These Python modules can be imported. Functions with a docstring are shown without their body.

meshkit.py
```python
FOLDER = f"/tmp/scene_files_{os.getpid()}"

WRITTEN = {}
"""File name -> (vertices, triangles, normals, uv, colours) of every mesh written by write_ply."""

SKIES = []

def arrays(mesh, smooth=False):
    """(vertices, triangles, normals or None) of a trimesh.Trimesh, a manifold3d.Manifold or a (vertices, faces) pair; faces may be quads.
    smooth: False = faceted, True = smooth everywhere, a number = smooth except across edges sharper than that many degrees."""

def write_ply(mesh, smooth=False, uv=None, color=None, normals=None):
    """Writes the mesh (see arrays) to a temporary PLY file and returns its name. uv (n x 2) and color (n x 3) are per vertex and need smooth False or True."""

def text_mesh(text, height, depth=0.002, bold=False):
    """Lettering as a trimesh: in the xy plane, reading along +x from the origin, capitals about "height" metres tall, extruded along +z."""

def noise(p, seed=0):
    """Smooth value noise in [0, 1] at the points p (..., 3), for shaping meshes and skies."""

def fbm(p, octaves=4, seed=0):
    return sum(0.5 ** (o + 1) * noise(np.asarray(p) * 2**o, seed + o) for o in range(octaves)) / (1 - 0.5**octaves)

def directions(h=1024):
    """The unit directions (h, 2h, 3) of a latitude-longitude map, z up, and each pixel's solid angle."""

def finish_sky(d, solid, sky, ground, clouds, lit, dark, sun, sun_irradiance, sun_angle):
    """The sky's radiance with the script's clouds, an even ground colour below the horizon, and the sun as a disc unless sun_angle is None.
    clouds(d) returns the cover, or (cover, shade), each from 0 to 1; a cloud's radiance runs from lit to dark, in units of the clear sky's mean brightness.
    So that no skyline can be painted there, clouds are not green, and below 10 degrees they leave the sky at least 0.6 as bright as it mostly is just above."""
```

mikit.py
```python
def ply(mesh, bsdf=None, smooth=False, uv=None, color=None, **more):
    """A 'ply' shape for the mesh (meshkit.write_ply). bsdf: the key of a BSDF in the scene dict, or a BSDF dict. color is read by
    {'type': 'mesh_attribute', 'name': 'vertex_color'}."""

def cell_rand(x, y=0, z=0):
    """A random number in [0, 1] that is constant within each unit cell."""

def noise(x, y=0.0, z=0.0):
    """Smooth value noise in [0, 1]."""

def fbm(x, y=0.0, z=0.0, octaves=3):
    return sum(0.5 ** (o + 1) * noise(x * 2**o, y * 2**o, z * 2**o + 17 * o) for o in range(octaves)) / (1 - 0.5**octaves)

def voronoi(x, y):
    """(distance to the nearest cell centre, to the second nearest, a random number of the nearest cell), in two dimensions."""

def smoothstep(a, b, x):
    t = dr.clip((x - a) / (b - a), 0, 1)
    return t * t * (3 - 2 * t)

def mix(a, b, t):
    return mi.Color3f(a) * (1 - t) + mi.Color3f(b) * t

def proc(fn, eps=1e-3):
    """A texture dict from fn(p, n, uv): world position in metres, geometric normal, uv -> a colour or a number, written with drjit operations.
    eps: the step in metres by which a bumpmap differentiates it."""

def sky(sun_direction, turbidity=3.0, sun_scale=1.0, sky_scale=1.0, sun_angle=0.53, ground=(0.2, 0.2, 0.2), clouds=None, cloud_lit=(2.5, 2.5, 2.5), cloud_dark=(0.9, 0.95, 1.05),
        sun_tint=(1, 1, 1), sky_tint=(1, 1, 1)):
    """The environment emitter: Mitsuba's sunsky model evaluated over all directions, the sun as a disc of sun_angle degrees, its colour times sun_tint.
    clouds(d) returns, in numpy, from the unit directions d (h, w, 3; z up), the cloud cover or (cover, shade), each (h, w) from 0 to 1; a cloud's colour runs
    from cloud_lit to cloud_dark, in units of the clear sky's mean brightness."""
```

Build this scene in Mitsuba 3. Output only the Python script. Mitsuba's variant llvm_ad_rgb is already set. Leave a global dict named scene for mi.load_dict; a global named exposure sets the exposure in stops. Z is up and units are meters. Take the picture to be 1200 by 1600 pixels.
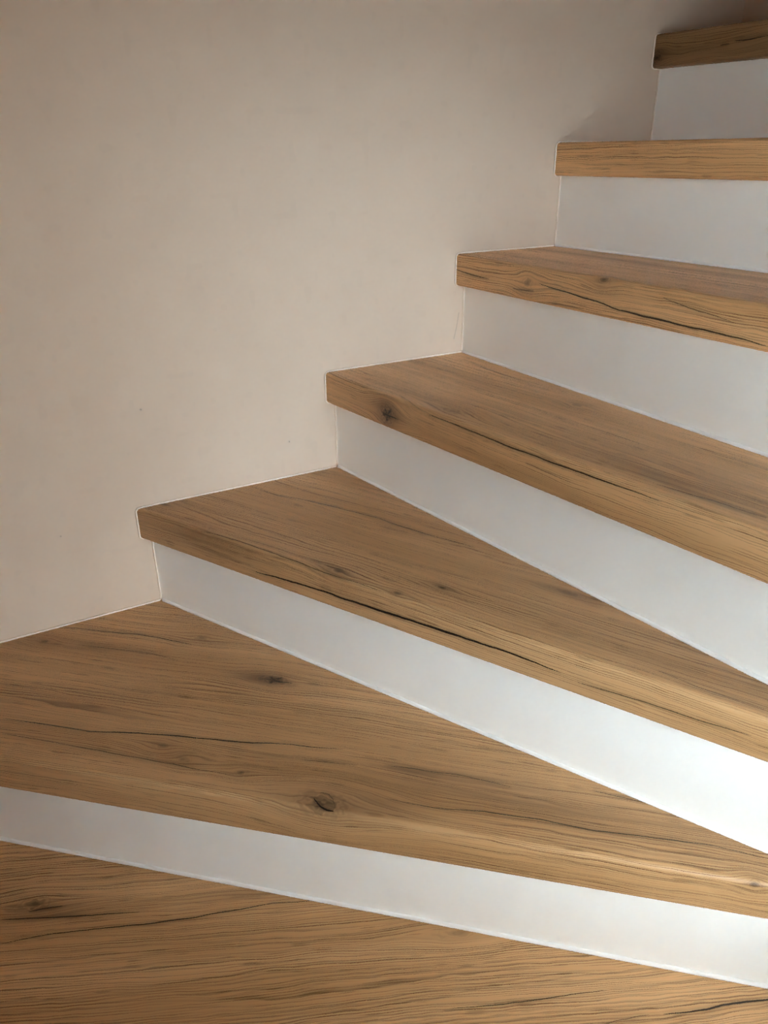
import math
import numpy as np, trimesh, drjit as dr, mitsuba as mi, mikit
from mikit import cell_rand, noise, fbm, smoothstep, mix
from mitsuba import ScalarTransform4f as T
from shapely.geometry import Polygon, box as rect

scene, labels = {'type': 'scene'}, {}

# ---------------------------------------------------------------- camera, sky, exposure
CAM = np.array([-0.4044, -1.2197, 0.7228])
scene['camera'] = {'type': 'perspective', 'fov': 2 * math.degrees(math.atan(600 / 1186.83)), 'fov_axis': 'x', 'near_clip': 0.02, 'far_clip': 100.0,
                   'to_world': T().look_at(origin=CAM.tolist(), target=(CAM + [0.441376, 0.789613, -0.426262]).tolist(), up=[0.215336, 0.367950, 0.904568])}
scene['sky'] = mikit.sky((0.6, 0.75, 0.45), turbidity=5.0, sun_scale=0.0, sky_scale=1.0, ground=(0.22, 0.22, 0.2),
                         clouds=lambda d: np.ones(d.shape[:2]), cloud_lit=(0.845, 1.0, 1.105), cloud_dark=(0.845, 1.0, 1.105))
exposure = 8.04

# ---------------------------------------------------------------- measures of the stair
H, THICK, R = 0.185, 0.0569, 0.007           # rise, depth of the nose, rounding of the nose
#        nose of tread k meets the wall at x, its angle; riser k (up to tread k) the same
NOSE_X = [-2.6134, -0.8034, -0.2032, 0.1579, 0.4346, 0.6535, 0.8761]
NOSE_A = [1.15192, 0.8466, 0.4800, 0.1428, 0.0371, 0.0461, 0.1375]
NOSE_X[0] = 0.30 - 1.03 * math.tan(NOSE_A[0])
RISER_X = [NOSE_X[0] + 0.06, -0.7696, -0.1830, 0.1769, 0.4555, 0.6711, 0.8997]
RISER_A = [NOSE_A[0], 0.8418, 0.4746, 0.1507, 0.0158, 0.0466, 0.1375]
X_OUT, X_FAR = -1.15, 1.115                  # the stair's outer wall, the wall at its upper end
POST_X, POST_Y0, POST_Y1 = 0.30, -0.92, -1.07  # the wall at the inner side of the upper steps

CRACKS = [  # tread, from, to (m along the nose), width mm, darkness, eight offsets behind the nose in mm
    (0, 1.5195, 1.7023, 1.8, 0.9, (261.2, 259.8, 258.4, 257.2, 256.1, 255.4, 254.8, 254.1)),
    (0, 1.5537, 1.5977, 1.6, 0.8, (269.1, 270.1, 271.2, 272.3, 272.9, 273.3, 273.8, 274.2)),
    (0, 1.5319, 1.9352, 1.5, 0.9, (225.8, 233.3, 234.5, 235.2, 238.3, 244.0, 249.7, 248.0)),
    (0, 2.0903, 2.2770, 1.2, 0.8, (89.6, 88.7, 87.8, 88.6, 89.6, 90.6, 91.6, 92.2)),
    (0, 2.3334, 2.5149, 2.0, 0.95, (58.1, 57.7, 58.4, 60.9, 62.2, 62.1, 64.1, 66.2)),
    (0, 2.2594, 2.3186, 0.9, 0.6, (54.6, 55.3, 56.0, 56.7, 57.4, 58.1, 58.8, 59.5)),
    (1, 0.3868, 0.8867, 1.8, 1, (71.2, 71.1, 70.9, 81.4, 88.4, 93.4, 102.4, 106.9)),
    (1, 0.4078, 0.7611, 1.2, 0.75, (43.1, 42.0, 40.9, 39.5, 37.9, 36.5, 34.2, 33.7)),
    (1, 0.3367, 0.5788, 1.5, 0.85, (296.1, 296.6, 297.1, 298.6, 300.7, 299.3, 295.6, 292.0)),
    (1, 0.3932, 0.5777, 1.1, 0.7, (254.3, 254.7, 255.1, 255.5, 255.9, 255.2, 251.3, 247.5)),
    (1, 0.9547, 1.3983, 1.4, 0.85, (35.2, 32.4, 38.8, 40.5, 36.8, 39.4, 42.5, 37.2)),
    (1, 0.9428, 1.1089, 1.0, 0.7, (90.7, 91.2, 91.6, 92.0, 92.5, 91.0, 88.1, 85.3)),
    (1, 1.2072, 1.2830, 1.0, 0.7, (100.1, 98.7, 97.3, 96.0, 94.8, 94.1, 93.3, 92.5)),
    (1, 0.8332, 0.9103, 1.0, 0.7, (77.7, 78.6, 79.5, 80.4, 81.1, 81.7, 82.3, 82.9)),
    (1, 0.8691, 0.8997, 2.4, 0.95, (17.6, 13.3, 9.1, 5.7, 3.7, 2.2, 2.1, 2.1)),
    (1, 0.7344, 0.7720, 1.7, 1, (236.2, 231.8, 228.0, 228.1, 228.2, 228.2, 228.1, 228.0)),
    (1, 0.7445, 0.7517, 1.5, 1, (227.9, 229.6, 231.3, 232.9, 234.6, 236.3, 238.0, 239.8)),
    (1, 0.8742, 0.8996, 1.2, 0.6, (28.2, 28.2, 28.2, 27.4, 24.6, 21.7, 15.2, 8.2)),
    (3, 0.1670, 0.2128, 1.8, 1, (-32.0, -32.9, -33.8, -34.3, -34.2, -34.2, -34.4, -34.6)),
    (3, 0.1842, 0.1928, 1.5, 1, (-34.3, -32.7, -31.1, -29.5, -27.9, -26.1, -24.2, -22.4)),
    (2, 0.0973, 0.5500, 1.6, 0.9, (176.4, 170.4, 180.7, 185.3, 187.9, 181.7, 179.9, 180.6)),
    (2, 0.1189, 0.3556, 0.8, 0.5, (221.4, 224.6, 227.9, 231.1, 233.1, 229.7, 226.2, 222.8)),
    (2, 0.1338, 0.5015, 1.3, 0.8, (-3.2, 3.6, 5.4, 3.8, 2.2, -1.3, 0.5, -1.2)),
    (2, 0.8588, 0.9778, 0.9, 0.6, (22.0, 19.9, 17.9, 15.8, 15.4, 15.3, 15.2, 15.1)),
    (2, 0.2591, 0.7588, 3.4, 1, (-41.5, -36.4, -33.8, -33.5, -31.4, -30.0, -29.0, -31.3)),
    (2, 0.7755, 0.9697, 1.2, 0.8, (-36.7, -35.1, -33.5, -32.2, -31.7, -30.8, -29.1, -27.5)),
    (3, 0.2848, 0.6962, 1.8, 0.95, (-7.9, -7.4, -8.6, -10.9, -10.4, -9.7, -8.3, -8.4)),
    (3, 0.6698, 0.7987, 1.4, 0.8, (21.7, 23.8, 25.9, 27.9, 29.7, 31.0, 32.2, 33.5)),
    (3, 0.5853, 0.6942, 0.9, 0.6, (-63.2, -62.7, -62.2, -61.8, -60.7, -59.4, -58.0, -56.7)),
    (3, 0.0816, 0.2856, 1.0, 0.6, (258.9, 252.8, 246.6, 240.5, 235.9, 233.2, 230.5, 227.8)),
    (4, 0.2249, 0.6425, 2.2, 0.95, (-24.6, -29.9, -34.4, -41.1, -42.9, -44.6, -45.6, -48.4)),
    (4, -0.0037, 0.1012, 1.3, 0.8, (-27.1, -28.4, -29.6, -30.8, -32.0, -32.7, -33.5, -34.3)),
    (4, 0.4759, 0.5938, 1.0, 0.7, (-13.4, -15.7, -18.1, -20.5, -22.7, -24.6, -26.6, -28.6)),
    (4, 0.1624, 0.2187, 1.4, 0.6, (-40.7, -40.7, -40.7, -40.7, -40.2, -39.7, -39.1, -38.6)),
    (6, 0.1649, 0.2315, 1.6, 0.9, (-27.1, -27.3, -27.4, -27.6, -27.5, -26.7, -25.9, -25.2)),
    (6, 0.1390, 0.1571, 1.2, 0.7, (-31.5, -31.3, -31.1, -30.9, -30.7, -30.6, -30.4, -30.2)),
]
KNOTS = [  # tread, along, behind the nose (m), half-length, half-width (mm), darkness, star-shaped split
    (0, 1.5583, 0.2811, 16, 9, 0.75, 0),
    (0, 2.1152, 0.1833, 20, 7, 0.3, 0),
    (1, 0.7404, 0.2311, 16, 9, 0.9, 1),
    (1, 0.6423, 0.0654, 11, 7, 0.35, 0),
    (1, 0.7647, 0.0402, 8, 5, 0.5, 0),
    (1, 0.8821, 0.0098, 24, 17, 0.62, 0),
    (1, 0.3360, 0.2520, 9, 6, 0.5, 0),
    (1, 0.6813, 0.0465, 10, 6, 0.3, 0),
    (1, 1.3771, -0.0036, 6, 6, 0.7, 0),
    (1, 0.5865, 0.3120, 16, 8, 0.4, 0),
    (2, 0.5617, 0.0509, 8, 4, 0.9, 0),
    (2, 0.5171, 0.0067, 7, 4, 0.6, 0),
    (2, 0.4159, 0.0130, 15, 8, 0.45, 0),
    (2, 0.0266, 0.0375, 10, 6, 0.6, 0),
    (2, 0.7100, 0.1309, 25, 8, 0.35, 0),
    (3, 0.1825, -0.0336, 14, 13, 0.9, 1),
    (3, 0.3121, 0.0249, 20, 11, 0.35, 0),
    (3, 0.4115, 0.1939, 11, 10, 0.55, 0),
    (4, 0.3650, -0.0009, 11, 8, 0.65, 0),
    (4, 0.2018, -0.0274, 11, 9, 0.5, 0),
    (6, 0.0110, -0.0395, 9, 8, 0.95, 0),
]
STREAKS_AND_SHADE = [  # tread, along, behind (m), half-length, half-width (mm), strength; a few broad ones stand in for dimmer light on the tops
    (0, 1.5996, 0.2673, 70, 14, 0.5),
    (0, 1.8530, 0.2681, 70, 10, 0.4),
    (0, 1.7110, 0.3510, 120, 25, 0.15),
    (1, 0.7230, 0.2307, 45, 14, 0.4),
    (1, 0.7889, 0.0770, 55, 18, 0.3),
    (1, 1.0495, 0.0752, 110, 22, 0.5),
    (1, 0.9777, 0.0863, 40, 9, 0.35),
    (1, 0.9186, 0.0163, 75, 22, 0.55),
    (1, 0.4066, 0.2516, 80, 14, 0.3),
    (1, 1.2322, 0.0638, 170, 26, 0.38),
    (2, 0.1602, -0.0167, 90, 26, 0.55),
    (2, 0.4577, -0.0253, 110, 14, 0.3),
    (2, 0.4060, 0.0111, 40, 12, 0.35),
    (2, 0.7100, 0.1309, 60, 10, 0.35),
    (2, 0.5997, -0.0025, 120, 12, 0.2),
    (2, 0.8281, 0.0651, 200, 34, 0.3),  # shade put into the colour to dim the right part of the top
    (3, 0.7050, 0.0387, 150, 16, 0.55),
    (3, 0.7182, 0.0701, 260, 60, 0.35),
    (3, 0.1825, -0.0336, 30, 22, 0.3),
    (3, 0.3520, 0.0843, 90, 20, 0.2),
    (4, 0.0917, -0.0277, 50, 14, 0.25),
    (4, 0.3778, -0.0223, 100, 8, 0.2),
    (4, 0.2472, 0.2113, 300, 70, 0.3),  # darkens the whole top, which the light only grazes
    (6, 0.1088, -0.0376, 200, 40, 0.45),
]

# ---------------------------------------------------------------- materials
def table(rows, n, width):
    """per-tread parameter rows, padded to n for each of the seven treads"""
    out = np.ones((7, n, width)); out[:, :, 0] = -99.0; out[:, :, 1] = -98.0; out[:, :, 4:] = 0.0
    count = [0] * 7
    for r in rows:
        k = r[0]; flat = [x for v in r[1:] for x in (v if isinstance(v, tuple) else (v,))]
        out[k, count[k]] = flat; count[k] += 1
    assert max(count) <= n
    return mi.Float(out.ravel().astype(np.float32))

N_CR, N_KN, N_ST = 12, 9, 7
CR_T, KN_T, ST_T = table(CRACKS, N_CR, 12), table(KNOTS, N_KN, 6), table(STREAKS_AND_SHADE, N_ST, 5)

def oak_fields(uv):
    """everything about the oak decor at (u along the nose, v unrolled from the nose backwards), in metres; u counts 8 m further for each tread"""
    k = dr.clip(mi.Int32(dr.floor((uv.x + 4.0) / 8.0)), 0, 6)
    kf = mi.Float(k)
    u, v = uv.x - 8.0 * kf, uv.y
    seed = 13.7 * kf
    # the run of the grain: broad drift, small waves, lines parted by the knots
    g = v + 0.022 * (fbm(u * 1.7 + seed, v * 5.0, 0.0, 2) - 0.5) + 0.0035 * (noise(u * 16.0 + seed, v * 45.0) - 0.5) + 0.0011 * (noise(u * 60.0 + seed, v * 120.0) - 0.5)
    knot, halo, ring = mi.Float(0), mi.Float(0), mi.Float(0)
    for j in range(N_KN):
        b = (k * N_KN + j) * 6
        ku, kv, ru, rv, kd, star = (dr.gather(mi.Float, KN_T, b + i) for i in range(6))
        ru, rv = ru * 0.0012, rv * 0.0012
        du, dv = u - ku, v - kv
        near = dr.exp(-dr.square(du / (2.8 * ru)) - dr.square(dv / (2.3 * rv)))
        g = g - dv * 0.9 * near
        wob = 0.55 * (noise(u * 160.0 + seed, v * 220.0) - 0.5)
        r = dr.sqrt(dr.square(du / ru) + dr.square(dv / rv)) + wob
        halo = dr.maximum(halo, near * kd * dr.select(star > 0.5, 0.85, 0.75))
        core = (1 - smoothstep(0.12, 0.75, r)) * kd
        ang = dr.atan2(dv / rv, du / ru)
        rays = smoothstep(0.72, 0.97, dr.abs(dr.cos(2.5 * ang + 0.8 + 0.5 * r))) * (1 - smoothstep(0.35, 1.05, r)) * star
        knot = dr.maximum(knot, dr.maximum(core * dr.select(star > 0.5, 0.75, 0.8), rays))
        ring = ring + (0.5 + 0.5 * dr.sin(r * 15.0)) * (1 - smoothstep(0.6, 1.7, r)) * kd * 0.35
    dark = mi.Float(0)
    for j in range(N_ST):
        b = (k * N_ST + j) * 5
        su, sv, ru, rv, sd = (dr.gather(mi.Float, ST_T, b + i) for i in range(5))
        q = dr.square((u - su) / (ru * 0.001)) + dr.square((v - sv) / (rv * 0.001))
        dark = dark + sd * dr.exp(-q) * (0.35 + 1.1 * noise(u * 9.0 + seed, g * 190.0 + 3.0))
    # cracks
    crack, edge = mi.Float(0), mi.Float(0)
    wig = 0.0024 * (fbm(u * 36.0 + seed, v * 9.0, 3.0, 3) - 0.5)
    for j in range(N_CR):
        b = (k * N_CR + j) * 12
        u0, u1, w, cd = (dr.gather(mi.Float, CR_T, b + i) for i in range(4))
        s = (u - u0) / (u1 - u0)
        q = dr.clip(s * 7.0, 0.0, 6.999)
        i = mi.Int32(q)
        f = q - mi.Float(i)
        f = f * f * (3 - 2 * f) * 0.5 + f * 0.5
        c = dr.lerp(dr.gather(mi.Float, CR_T, b + 4 + i), dr.gather(mi.Float, CR_T, b + 5 + i), f) * 0.001
        inside = (s > 0) & (s < 1)
        taper = dr.sqrt(dr.clip(4.0 * s * (1 - s), 0.0, 1.0)) * (0.8 + 0.55 * noise(u * 28.0 + seed, j * 3.1))
        w = w * 0.001 * 0.68 * taper
        d = dr.abs(v - c - wig)
        crack = dr.maximum(crack, dr.select(inside, cd * (1 - smoothstep(0.35, 1.15, d / dr.maximum(w, 1e-5))) * smoothstep(0.08, 0.3, taper), 0.0))
        edge = dr.maximum(edge, dr.select(inside, cd * dr.exp(-dr.square(d / 0.0045)) * taper, 0.0))
    # dark year lines (sharp on one side, fading on the other), finer broken lines between them, short pores, bands of tone
    def year_lines(period, drift, length, salt):
        ph = g / period + drift * (fbm(u * 2.6 + seed + salt, g * 34.0, 2.0, 2) - 0.5) + 0.28 * noise(u * 42.0 + seed, g * 150.0 + salt)
        i = dr.floor(ph)
        f = ph - i
        prof = (1 - smoothstep(0.0, 0.62, f)) * smoothstep(0.0, 0.10, f) + smoothstep(0.93, 1.0, f) * 0.35
        run = smoothstep(0.22, 0.58, noise(u * length + seed + i * 7.31, i * 1.73 + salt))
        return prof * run * (0.35 + 0.65 * cell_rand(i, salt, kf))
    zone = fbm(u * 1.6 + seed, g * 16.0, 11.0, 2)
    rings = year_lines(0.0052, 4.5, 6.0, 3.0) * smoothstep(0.22, 0.55, zone)
    fine = year_lines(0.0029, 3.0, 13.0, 7.0)
    pores = smoothstep(0.66, 0.92, noise(u * 34.0 + seed, g * 760.0 + 40.0)) * smoothstep(0.35, 0.65, noise(u * 6.0 + seed, g * 150.0 + 9.0))
    lines = noise(u * 4.0 + seed, g * 280.0)
    band = fbm(u * 1.3 + seed, g * 24.0, 5.0, 3)
    broad = fbm(u * 2.2 + seed, v * 7.0, 8.0, 2)
    return dict(k=kf, u=u, v=v, knot=knot, halo=halo, ring=ring, dark=dark, crack=crack, edge=edge, lines=lines, fine=fine, pores=pores, band=band, broad=broad, rings=rings)

TONE_AND_LIGHT = mi.Float([1.08, 0.95, 0.94, 1.08, 1.26, 1.34, 0.62])   # board tones, also offset to make up for the light on each tread
def oak_colour(p, n, uv):
    o = oak_fields(uv)
    light, mid = mi.Color3f(0.61, 0.367, 0.175), mi.Color3f(0.46, 0.258, 0.110)
    c = mix(mid, light, dr.clip(0.6 + 1.7 * (o['band'] - 0.5) + 1.0 * (o['broad'] - 0.5), 0, 1))
    grain = mi.Color3f(0.140, 0.066, 0.024)
    c = mix(c, grain, dr.clip(0.80 * o['rings'] + 0.72 * o['fine'] + 0.35 * o['pores'], 0, 0.88))
    deep, black = mi.Color3f(0.135, 0.070, 0.034), mi.Color3f(0.012, 0.009, 0.007)
    c = mix(c, deep, dr.clip(0.75 * o['halo'] * (0.25 + 0.9 * o['lines']) + 0.85 * o['dark'] + 0.45 * o['edge'] * (0.3 + 0.7 * o['lines']) + o['ring'], 0, 0.9))
    c = mix(c, mi.Color3f(0.03, 0.018, 0.011), dr.clip(o['knot'], 0, 0.95))
    c = mix(c, black, o['crack'])
    return c * dr.gather(mi.Float, TONE_AND_LIGHT, mi.Int32(o['k']))

def oak_relief(p, n, uv):
    """height from 0 to 1: embossed pores and cracks of the decor"""
    k = dr.clip(mi.Int32(dr.floor((uv.x + 4.0) / 8.0)), 0, 6)
    seed = 13.7 * mi.Float(k)
    u, v = uv.x - 8.0 * mi.Float(k), uv.y
    g = v + 0.022 * (fbm(u * 1.7 + seed, v * 5.0, 0.0, 2) - 0.5) + 0.0035 * (noise(u * 16.0 + seed, v * 45.0) - 0.5) + 0.0011 * (noise(u * 60.0 + seed, v * 120.0) - 0.5)
    return 1.0 - 0.6 * smoothstep(0.55, 0.9, noise(u * 26.0 + seed, g * 620.0 + 40.0)) - 0.4 * smoothstep(0.5, 0.9, noise(u * 9.0 + seed, g * 330.0))

scene['oak'] = {
    'type': 'twosided', 'bsdf': {'type': 'bumpmap', 'scale': 0.00022, 'height': mikit.proc(oak_relief, eps=4e-4),
                                 'nested': {'type': 'principled', 'base_color': mikit.proc(oak_colour), 'roughness': 0.40, 'specular': 0.36}}}
scene['riser_white'] = {'type': 'twosided', 'bsdf': {'type': 'principled', 'base_color': {'type': 'rgb', 'value': [0.87, 0.855, 0.80]}, 'roughness': 0.38, 'specular': 0.4}}
scene['wall_sealant'] = {'type': 'twosided', 'bsdf': {'type': 'principled', 'base_color': {'type': 'rgb', 'value': [0.78, 0.68, 0.58]}, 'roughness': 0.4, 'specular': 0.4}}
scene['sealant'] = {'type': 'twosided', 'bsdf': {'type': 'principled', 'base_color': {'type': 'rgb', 'value': [0.86, 0.85, 0.82]}, 'roughness': 0.3, 'specular': 0.5}}

def plaster_colour(p, n, uv):
    t = fbm(p.x * 3.0 + p.y, p.z * 3.0, 2.0, 3)
    fleck = smoothstep(0.80, 0.9, noise(p.x * 60.0 + p.y * 55.0, p.z * 60.0)) * 0.02
    on_left = p.y > -0.001
    mark = mi.Float(0)
    for x, z, r in [(-0.1700, 0.3533, 0.0016), (0.0817, 0.2522, 0.0014), (0.2233, 0.2543, 0.001), (-0.3255, 0.1642, 0.0012)]:                               # specks on the long wall
        mark = dr.maximum(mark, dr.exp(-dr.square((p.x - x) / r) - dr.square((p.z - z) / r)) * 0.45)
    t2 = dr.clip((p.z - 0.3971) / 0.0503, 0, 1)                # a thin scuff beside the riser of the fourth step
    mark = dr.maximum(mark, dr.select((p.z > 0.3971) & (p.z < 0.4474), 0.22 * dr.exp(-dr.square((p.x - 0.4355 - 0.0099 * t2 - 0.004 * t2 * (1 - t2)) / 0.0011)), 0.0))
    fleck = fleck + dr.select(on_left, mark, 0.0)
    return mi.Color3f(0.595, 0.47, 0.367) * (0.985 + 0.03 * t - fleck)
def plaster_relief(p, n, uv):
    a, b = p.x + 0.37 * p.y, p.z + 0.11 * p.y
    return 0.6 * fbm(a * 22.0, b * 22.0 + p.y * 9.0, 1.0, 3) + 0.25 * noise(a * 160.0, b * 200.0) + smoothstep(0.93, 0.99, noise(a * 70.0, b * 70.0, 4.0))
scene['plaster'] = {'type': 'twosided', 'bsdf': {'type': 'bumpmap', 'scale': 0.0009, 'height': mikit.proc(plaster_relief, eps=2e-3),
                                                'nested': {'type': 'principled', 'base_color': mikit.proc(plaster_colour), 'roughness': 0.75, 'specular': 0.25}}}
scene['ceiling_bounce_tint'] = {'type': 'twosided', 'bsdf': {'type': 'diffuse', 'reflectance': {'type': 'rgb', 'value': [0.56, 0.38, 0.23]}}}  # tint chosen to warm the light bounced off the ceiling
scene['hall_bounce_tint'] = {'type': 'twosided', 'bsdf': {'type': 'diffuse', 'reflectance': {'type': 'rgb', 'value': [0.50, 0.32, 0.175]}}}  # unseen walls given an ochre tint to warm the bounced light
scene['hall_floor'] = {'type': 'twosided', 'bsdf': {'type': 'principled', 'base_color': {'type': 'rgb', 'value': [0.42, 0.27, 0.15]}, 'roughness': 0.5}}
scene['bounce_paving'] = {'type': 'diffuse', 'reflectance': {'type': 'rgb', 'value': [0.46, 0.45, 0.43]}}  # reflectance set to bounce daylight up through the added window
scene['frame_paint'] = {'type': 'twosided', 'bsdf': {'type': 'principled', 'base_color': {'type': 'rgb', 'value': [0.8, 0.8, 0.79]}, 'roughness': 0.4}}
scene['pane'] = {'type': 'thindielectric', 'int_ior': 1.5}

# ---------------------------------------------------------------- helpers
def numbered(name):
    key, i = name, 1
    while key in scene:
        key = f'{name}_{i:03d}'; i += 1
    return key
def put(name, mesh, bsdf, label=None, kind=None, smooth=False, uv=None):
    key = numbered(name)
    scene[key] = mikit.ply(mesh, bsdf, smooth=smooth, uv=uv)
    if label or kind:
        labels[key] = {**({'label': label} if label else {}), **({'kind': kind} if kind else {})}
    return key
def block(x0, y0, z0, x1, y1, z1):
    m = trimesh.creation.box((x1 - x0, y1 - y0, z1 - z0))
    m.apply_translation(((x0 + x1) / 2, (y0 + y1) / 2, (z0 + z1) / 2))
    return m
def direction(a): return np.array([math.sin(a), -math.cos(a), 0.0])
def normal(a): return np.array([math.cos(a), math.sin(a), 0.0])    # from the nose back into the step

def tube(points, r, sides=8):
    """a round bead along a polyline"""
    p = np.asarray(points, float)
    t = np.gradient(p, axis=0); t /= np.linalg.norm(t, axis=1, keepdims=True)
    ref = np.array([0.31, 0.17, 0.93]) if abs(t[:, 2]).max() < 0.9 else np.array([0.9, 0.3, 0.1])
    if abs(t[:, 2]).max() >= 0.9 and abs(t[:, 0]).max() > 0.8: ref = np.array([0.0, 1.0, 0.0])
    a = np.cross(t, ref); a /= np.linalg.norm(a, axis=1, keepdims=True)
    b = np.cross(t, a)
    w = np.arange(sides) * 2 * math.pi / sides
    v = (p[:, None] + r * (np.cos(w)[None, :, None] * a[:, None] + np.sin(w)[None, :, None] * b[:, None])).reshape(-1, 3)
    f = []
    for i in range(len(p) - 1):
        for j in range(sides):
            q = [i * sides + j, i * sides + (j + 1) % sides, (i + 1) * sides + (j + 1) % sides, (i + 1) * sides + j]
            f += [[q[0], q[2], q[1]], [q[0], q[3], q[2]]]
    n = len(p)
    for j in range(1, sides - 1):
        f += [[0, j, j + 1], [(n - 1) * sides, (n - 1) * sides + j + 1, (n - 1) * sides + j]]
    m = trimesh.Trimesh(v, f, process=False); trimesh.repair.fix_normals(m)
    return m

# ---------------------------------------------------------------- the room
Z0, Z1, Y_WIN = -0.37, 2.35, -1.44
put('wall_left', block(X_OUT - 0.12, 0.0, Z0, X_FAR + 0.12, 0.12, Z1), 'plaster', 'warm beige painted plaster wall rising beside the winding stair', 'structure')
put('wall_right', block(X_FAR, -4.0, Z0, X_FAR + 0.12, 0.0, Z1), 'plaster', 'beige wall closing off the top of the stair at the upper right corner', 'structure')
put('wall_outer', block(X_OUT - 0.12, Y_WIN, Z0, X_OUT, 0.0, Z1), 'hall_bounce_tint', 'unseen side wall of the stairwell, tinted ochre for warm bounce light', 'structure')
put('wall_inner', trimesh.util.concatenate([block(0.64, POST_Y1, Z0, X_FAR, POST_Y0, Z1), block(POST_X, POST_Y1, Z0, 0.64, POST_Y0, 0.30)]), 'hall_bounce_tint', 'unseen wall along the inner side of the upper steps, tinted for warm bounce and cut to shade the top step', 'structure')  # tall part starts where it cuts the light from the upper steps
put('floor', block(X_OUT, Y_WIN, Z0 - 0.1, X_FAR, 0.0, Z0), 'hall_floor', 'hall floor below the stair', 'structure')
put('ceiling', block(X_OUT - 0.12, Y_WIN - 0.12, Z1, X_FAR + 0.12, 0.12, Z1 + 0.12), 'ceiling_bounce_tint', 'plain ceiling above the stairwell, tinted for warm bounce light', 'structure')

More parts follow.
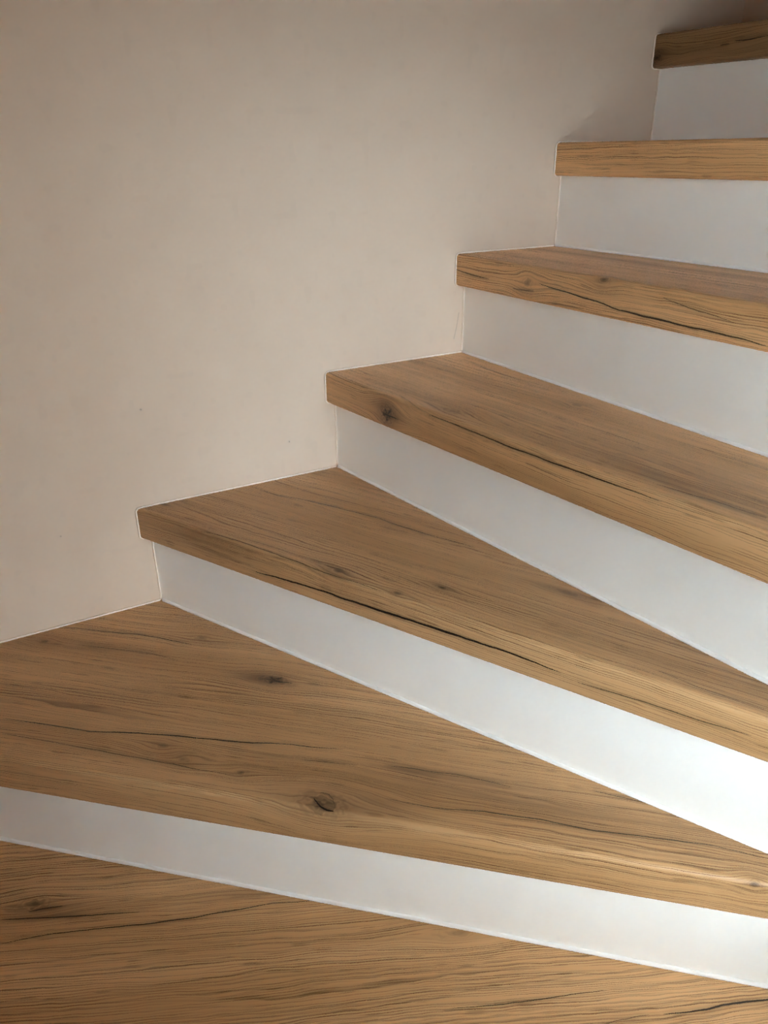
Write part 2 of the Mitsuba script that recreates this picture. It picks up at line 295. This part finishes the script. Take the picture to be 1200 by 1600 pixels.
# unseen wall behind the camera; its window is added, placed to fit the light
WX0, WX1, WZ0, WZ1 = -0.18, 0.58, 0.03, 0.98
parts = [block(X_OUT - 0.12, Y_WIN - 0.12, Z0, WX0, Y_WIN, Z1), block(WX1, Y_WIN - 0.12, Z0, X_FAR + 0.12, Y_WIN, Z1),
         block(WX0, Y_WIN - 0.12, Z0, WX1, Y_WIN, WZ0), block(WX0, Y_WIN - 0.12, WZ1, WX1, Y_WIN, Z1)]
put('wall_added_window', trimesh.util.concatenate(parts), 'hall_bounce_tint', 'unseen hall wall behind the camera, tinted for warm bounce, with an opening added for daylight', 'structure')
wm = (WX0 + WX1) / 2
bars = [block(WX0, Y_WIN - 0.09, WZ0, WX0 + 0.06, Y_WIN - 0.03, WZ1), block(WX1 - 0.06, Y_WIN - 0.09, WZ0, WX1, Y_WIN - 0.03, WZ1), block(wm - 0.05, Y_WIN - 0.09, WZ0, wm + 0.05, Y_WIN - 0.03, WZ1),
        block(WX0, Y_WIN - 0.09, WZ0, WX1, Y_WIN - 0.03, WZ0 + 0.06), block(WX0, Y_WIN - 0.09, WZ1 - 0.06, WX1, Y_WIN - 0.03, WZ1)]
put('added_window_1', trimesh.util.concatenate(bars), 'frame_paint', 'white frame of the window added behind the camera to let daylight in', 'structure')
for a, b in ((WX0 + 0.06, wm - 0.05), (wm + 0.05, WX1 - 0.06)):
    put('added_window_1__pane', trimesh.Trimesh([[a, Y_WIN - 0.06, WZ0 + 0.06], [b, Y_WIN - 0.06, WZ0 + 0.06], [b, Y_WIN - 0.06, WZ1 - 0.06], [a, Y_WIN - 0.06, WZ1 - 0.06]], [[0, 1, 2], [0, 2, 3]]), 'pane')
put('ground', block(-30, -40, Z0 - 0.2, 30, Y_WIN - 0.12, Z0 - 0.1), 'bounce_paving', 'paved ground outside the added window, its tone set to bounce light in', 'structure')

put('ceiling_added_canopy', block(-2.0, Y_WIN - 1.3, 1.10, 2.2, Y_WIN - 0.12, 1.22), 'frame_paint', 'unseen canopy added outside the window to block the high sky', 'structure')  # canopy added to keep high sky light off the tread tops

# ---------------------------------------------------------------- the stair
labels['staircase'] = {'label': 'winding staircase with knotty oak treads and white risers climbing along the beige wall', 'category': 'staircase'}
TREAD_LABEL = ['lowest oak tread, filling the bottom of the picture', 'broad oak tread with a star-shaped knot and a large hooked knot near its nose',
               'wedge-shaped oak tread with a long black crack along its nose', 'oak tread with a star-shaped split knot on its front edge near the wall',
               'oak tread with a black crack slanting across its front edge', 'plain light oak tread edge, second from the top', 'dark brown oak tread edge at the top right corner']
GAP = 0.0005
PLAN = Polygon([(X_OUT + GAP, -GAP), (X_FAR - GAP, -GAP), (X_FAR - GAP, POST_Y0 + GAP), (POST_X - GAP, POST_Y0 + GAP), (POST_X - GAP, -1.3), (X_OUT + GAP, -1.3)])

def ends(x, a, k):
    """where the vertical plane through (x, 0) at angle a meets the wall on the left and the stop on the right: lengths along it"""
    o, d = np.array([x, 0.0]), direction(a)[:2]
    lo = GAP / -d[1]
    if d[0] > 1e-6 and o[0] + d[0] * lo < X_OUT + GAP: lo = (X_OUT + GAP - o[0]) / d[0]
    hi = (POST_X - GAP - o[0]) / d[0] if k <= 2 else (POST_Y0 + GAP - o[1]) / d[1]
    return lo, hi

def tread(k):
    z, a = k * H - H, NOSE_A[k]
    d, nv = direction(a), normal(a)
    A = np.array([NOSE_X[k], 0.0, 0.0])
    # the rounded nose, drawn from its lower back edge over the front to the upper back edge: (behind the nose, height, unrolled)
    r2, prof = 0.006, []
    prof.append((0.05, -THICK))
    prof += [(r2 - r2 * math.sin(t), -THICK + r2 - r2 * math.cos(t)) for t in np.linspace(0, math.pi / 2, 7)]
    prof += [(R - R * math.cos(t), -R + R * math.sin(t)) for t in np.linspace(0, math.pi / 2, 9)]
    prof.append((0.03, 0.0))
    prof = np.array(prof)
    arc = np.r_[0, np.cumsum(np.linalg.norm(np.diff(prof, axis=0), axis=1))]
    edge_top, edge_front = 16, 8                       # profile points where the top and the front begin
    un = np.zeros(len(prof))
    for i in range(len(prof)):
        if i >= edge_top: un[i] = prof[i, 0]
        elif i >= edge_front: un[i] = -R + 2 * R * (arc[i] - arc[edge_front]) / (arc[edge_top] - arc[edge_front])
        else: un[i] = -R - (arc[edge_front] - arc[i]) * 1.0
    V, UV, Fc, NR = [], [], [], []
    nrm = np.zeros((len(prof), 2))
    for i in range(len(prof)):
        if i in (0,): q = (0, -1)
        elif i <= 7: t = (i - 1) / 6 * math.pi / 2; q = (-math.sin(t), -math.cos(t))
        elif i <= 16: t = (i - 8) / 8 * math.pi / 2; q = (-math.cos(t), math.sin(t))
        else: q = (0, 1)
        nrm[i] = q
    NU = 24
    for i, (b, hgt) in enumerate(prof):
        lo, hi = ends(NOSE_X[k] + b * nv[0] + (b * nv[1]) * math.tan(a), a, k)
        for s in np.linspace(lo, hi, NU + 1):
            o = np.array([NOSE_X[k] + b * nv[0] + b * nv[1] * math.tan(a), 0.0, 0.0]) + s * d
            V.append([o[0], o[1], z + hgt])
            UV.append([8.0 * k + (o - A) @ d, un[i]])
            NR.append([nrm[i, 0] * nv[0], nrm[i, 0] * nv[1], nrm[i, 1]])
    for i in range(len(prof) - 1):
        for j in range(NU):
            q = i * (NU + 1) + j
            Fc += [[q, q + 1, q + NU + 2], [q, q + NU + 2, q + NU + 1]]
    # flat top and underside behind the nose, back to just under the next riser
    far = 3.0
    L0 = A[:2] + 0.03 * nv[:2] - far * d[:2]; L1 = A[:2] + 0.03 * nv[:2] + far * d[:2]
    behind = Polygon([L0, L1, L1 + far * nv[:2], L0 + far * nv[:2]])
    if k < 6:
        rn, rd = normal(RISER_A[k + 1])[:2], direction(RISER_A[k + 1])[:2]
        B = np.array([RISER_X[k + 1], 0.0]) + 0.012 * rn
        front = Polygon([B - far * rd, B + far * rd, B + far * rd - far * rn, B - far * rd - far * rn])
        plan = PLAN.intersection(behind).intersection(front)
    else:
        plan = PLAN.intersection(behind)
    if plan.geom_type != 'Polygon': plan = max(plan.geoms, key=lambda g: g.area)
    pv, pf = trimesh.creation.triangulate_polygon(plan, engine='earcut')
    def flat(hgt, up):
        base = len(V)
        for q in pv:
            o = np.array([q[0], q[1], 0.0]) - A
            V.append([q[0], q[1], z + hgt]); UV.append([8.0 * k + o @ d, o @ nv if up else -0.11 - o @ nv]); NR.append([0, 0, 1 if up else -1])
        for t in pf:
            c = np.cross(pv[t[1]] - pv[t[0]], pv[t[2]] - pv[t[0]])
            Fc.append([base + t[0], base + t[1], base + t[2]] if (c > 0) == up else [base + t[0], base + t[2], base + t[1]])
    flat(0.0, True); flat(-THICK, False)
    # end grain: closing faces along the plan's outline
    ring = np.array(plan.exterior.coords)
    if not plan.exterior.is_ccw: ring = ring[::-1]
    for p, q in zip(ring[:-1], ring[1:]):
        e = q - p; ln = np.linalg.norm(e)
        if ln < 1e-6: continue
        on = np.array([e[1], -e[0]]) / ln
        if on @ nv[:2] < -0.99: continue               # the inner joint with the nose
        base = len(V)
        for c, hgt in ((p, -THICK), (q, -THICK), (q, 0.0), (p, 0.0)):
            o = np.array([c[0], c[1], 0.0]) - A
            V.append([c[0], c[1], z + hgt]); UV.append([8.0 * k + o @ d, o @ nv + hgt]); NR.append([on[0], on[1], 0])
        Fc.extend([[base, base + 1, base + 2], [base, base + 2, base + 3]])
    for side in (0, NU):                               # ends of the nose
        base, rows = len(V), len(prof)
        sg = -1 if side == 0 else 1
        for i in range(rows):
            q = i * (NU + 1) + side
            V.append(V[q]); UV.append(UV[q]); NR.append((sg * d).tolist())
        for i in range(1, rows - 1):
            Fc.append([base, base + i + 1, base + i] if side == 0 else [base, base + i, base + i + 1])
    V, Fc, UV, NR = np.array(V), np.array(Fc), np.array(UV), np.array(NR)
    # consistent winding from the normals
    fn = np.cross(V[Fc[:, 1]] - V[Fc[:, 0]], V[Fc[:, 2]] - V[Fc[:, 0]])
    flip = (fn * NR[Fc].mean(1)).sum(1) < 0
    Fc[flip] = Fc[flip][:, [0, 2, 1]]
    import meshkit
    path = meshkit.write_ply((V, Fc), True, UV, None, NR)
    key = numbered('staircase__tread')
    scene[key] = {'type': 'ply', 'filename': path, 'face_normals': False, 'bsdf': {'type': 'ref', 'id': 'oak'}}
    labels[key] = {'label': TREAD_LABEL[k]}
    # bead of sealant around the end of the nose at the wall, and along the wall behind it
    b = np.linspace(0, 1, 2)
    loop = []
    for bb, hgt in prof[1:17]:
        x = NOSE_X[k] + bb * nv[0] + bb * nv[1] * math.tan(a)
        loop.append([x, -0.0017, z + hgt])
    if k >= 1:
        xe = RISER_X[k + 1] if k < 6 else X_FAR
        back = [[x, -0.0017, z + 0.0006] for x in np.linspace(loop[-1][0] + 0.02, xe - 0.003, 12)]
        front_run = [[RISER_X[k] - 0.002, -0.0017, z - THICK]] if RISER_X[k] > loop[0][0] + 0.002 else []
        put(key + '__sealant_bead', tube(front_run + loop + back, 0.0016), 'wall_sealant', 'white bead of sealant along the wall', smooth=60)

def riser(k):
    """the white board standing on tread k - 1 under the nose of tread k"""
    a = RISER_A[k]
    d, nv = direction(a), normal(a)
    zb = (k - 2) * H if k > 0 else Z0
    zt = (k - 1) * H - THICK
    lo, hi = ends(RISER_X[k], a, k)
    o = np.array([RISER_X[k], 0.0, 0.0])
    lo2, hi2 = ends(RISER_X[k] + 0.012 / math.cos(a), a, k)
    o2 = np.array([RISER_X[k] + 0.012 / math.cos(a), 0.0, 0.0])
    c = [o + lo * d, o + hi * d, o2 + hi2 * d, o2 + lo2 * d]
    V = np.array([[q[0], q[1], zz] for zz in (zb, zt) for q in c])
    Fc = [[0, 1, 5, 4], [1, 2, 6, 5], [2, 3, 7, 6], [3, 0, 4, 7], [4, 5, 6, 7], [3, 2, 1, 0]]
    m = trimesh.Trimesh(*(lambda v, f: (v, np.vstack([f[:, [0, 1, 2]], f[:, [0, 2, 3]]])))(V, np.array(Fc)))
    trimesh.repair.fix_normals(m)
    key = put('staircase__riser', m, 'riser_white')
    if k > 0:
        base = [o + s * d - 0.0012 * nv + np.array([0, 0, zb + 0.0012]) for s in np.linspace(lo + 0.005, hi - 0.005, 40)]
        rng = np.random.default_rng(k)
        put(key + '__sealant_bead', tube(base, 0.0030, 10), 'sealant', 'glossy white bead of sealant along the foot of the riser', smooth=60)
        x = RISER_X[k]
        put(key + '__corner_bead', tube([[x - 0.0008, -0.0013, zz] for zz in np.linspace(zb + 0.004, zt, 8)], 0.0012), 'wall_sealant', smooth=60)

for k in range(7): tread(k)
for k in range(7): riser(k)
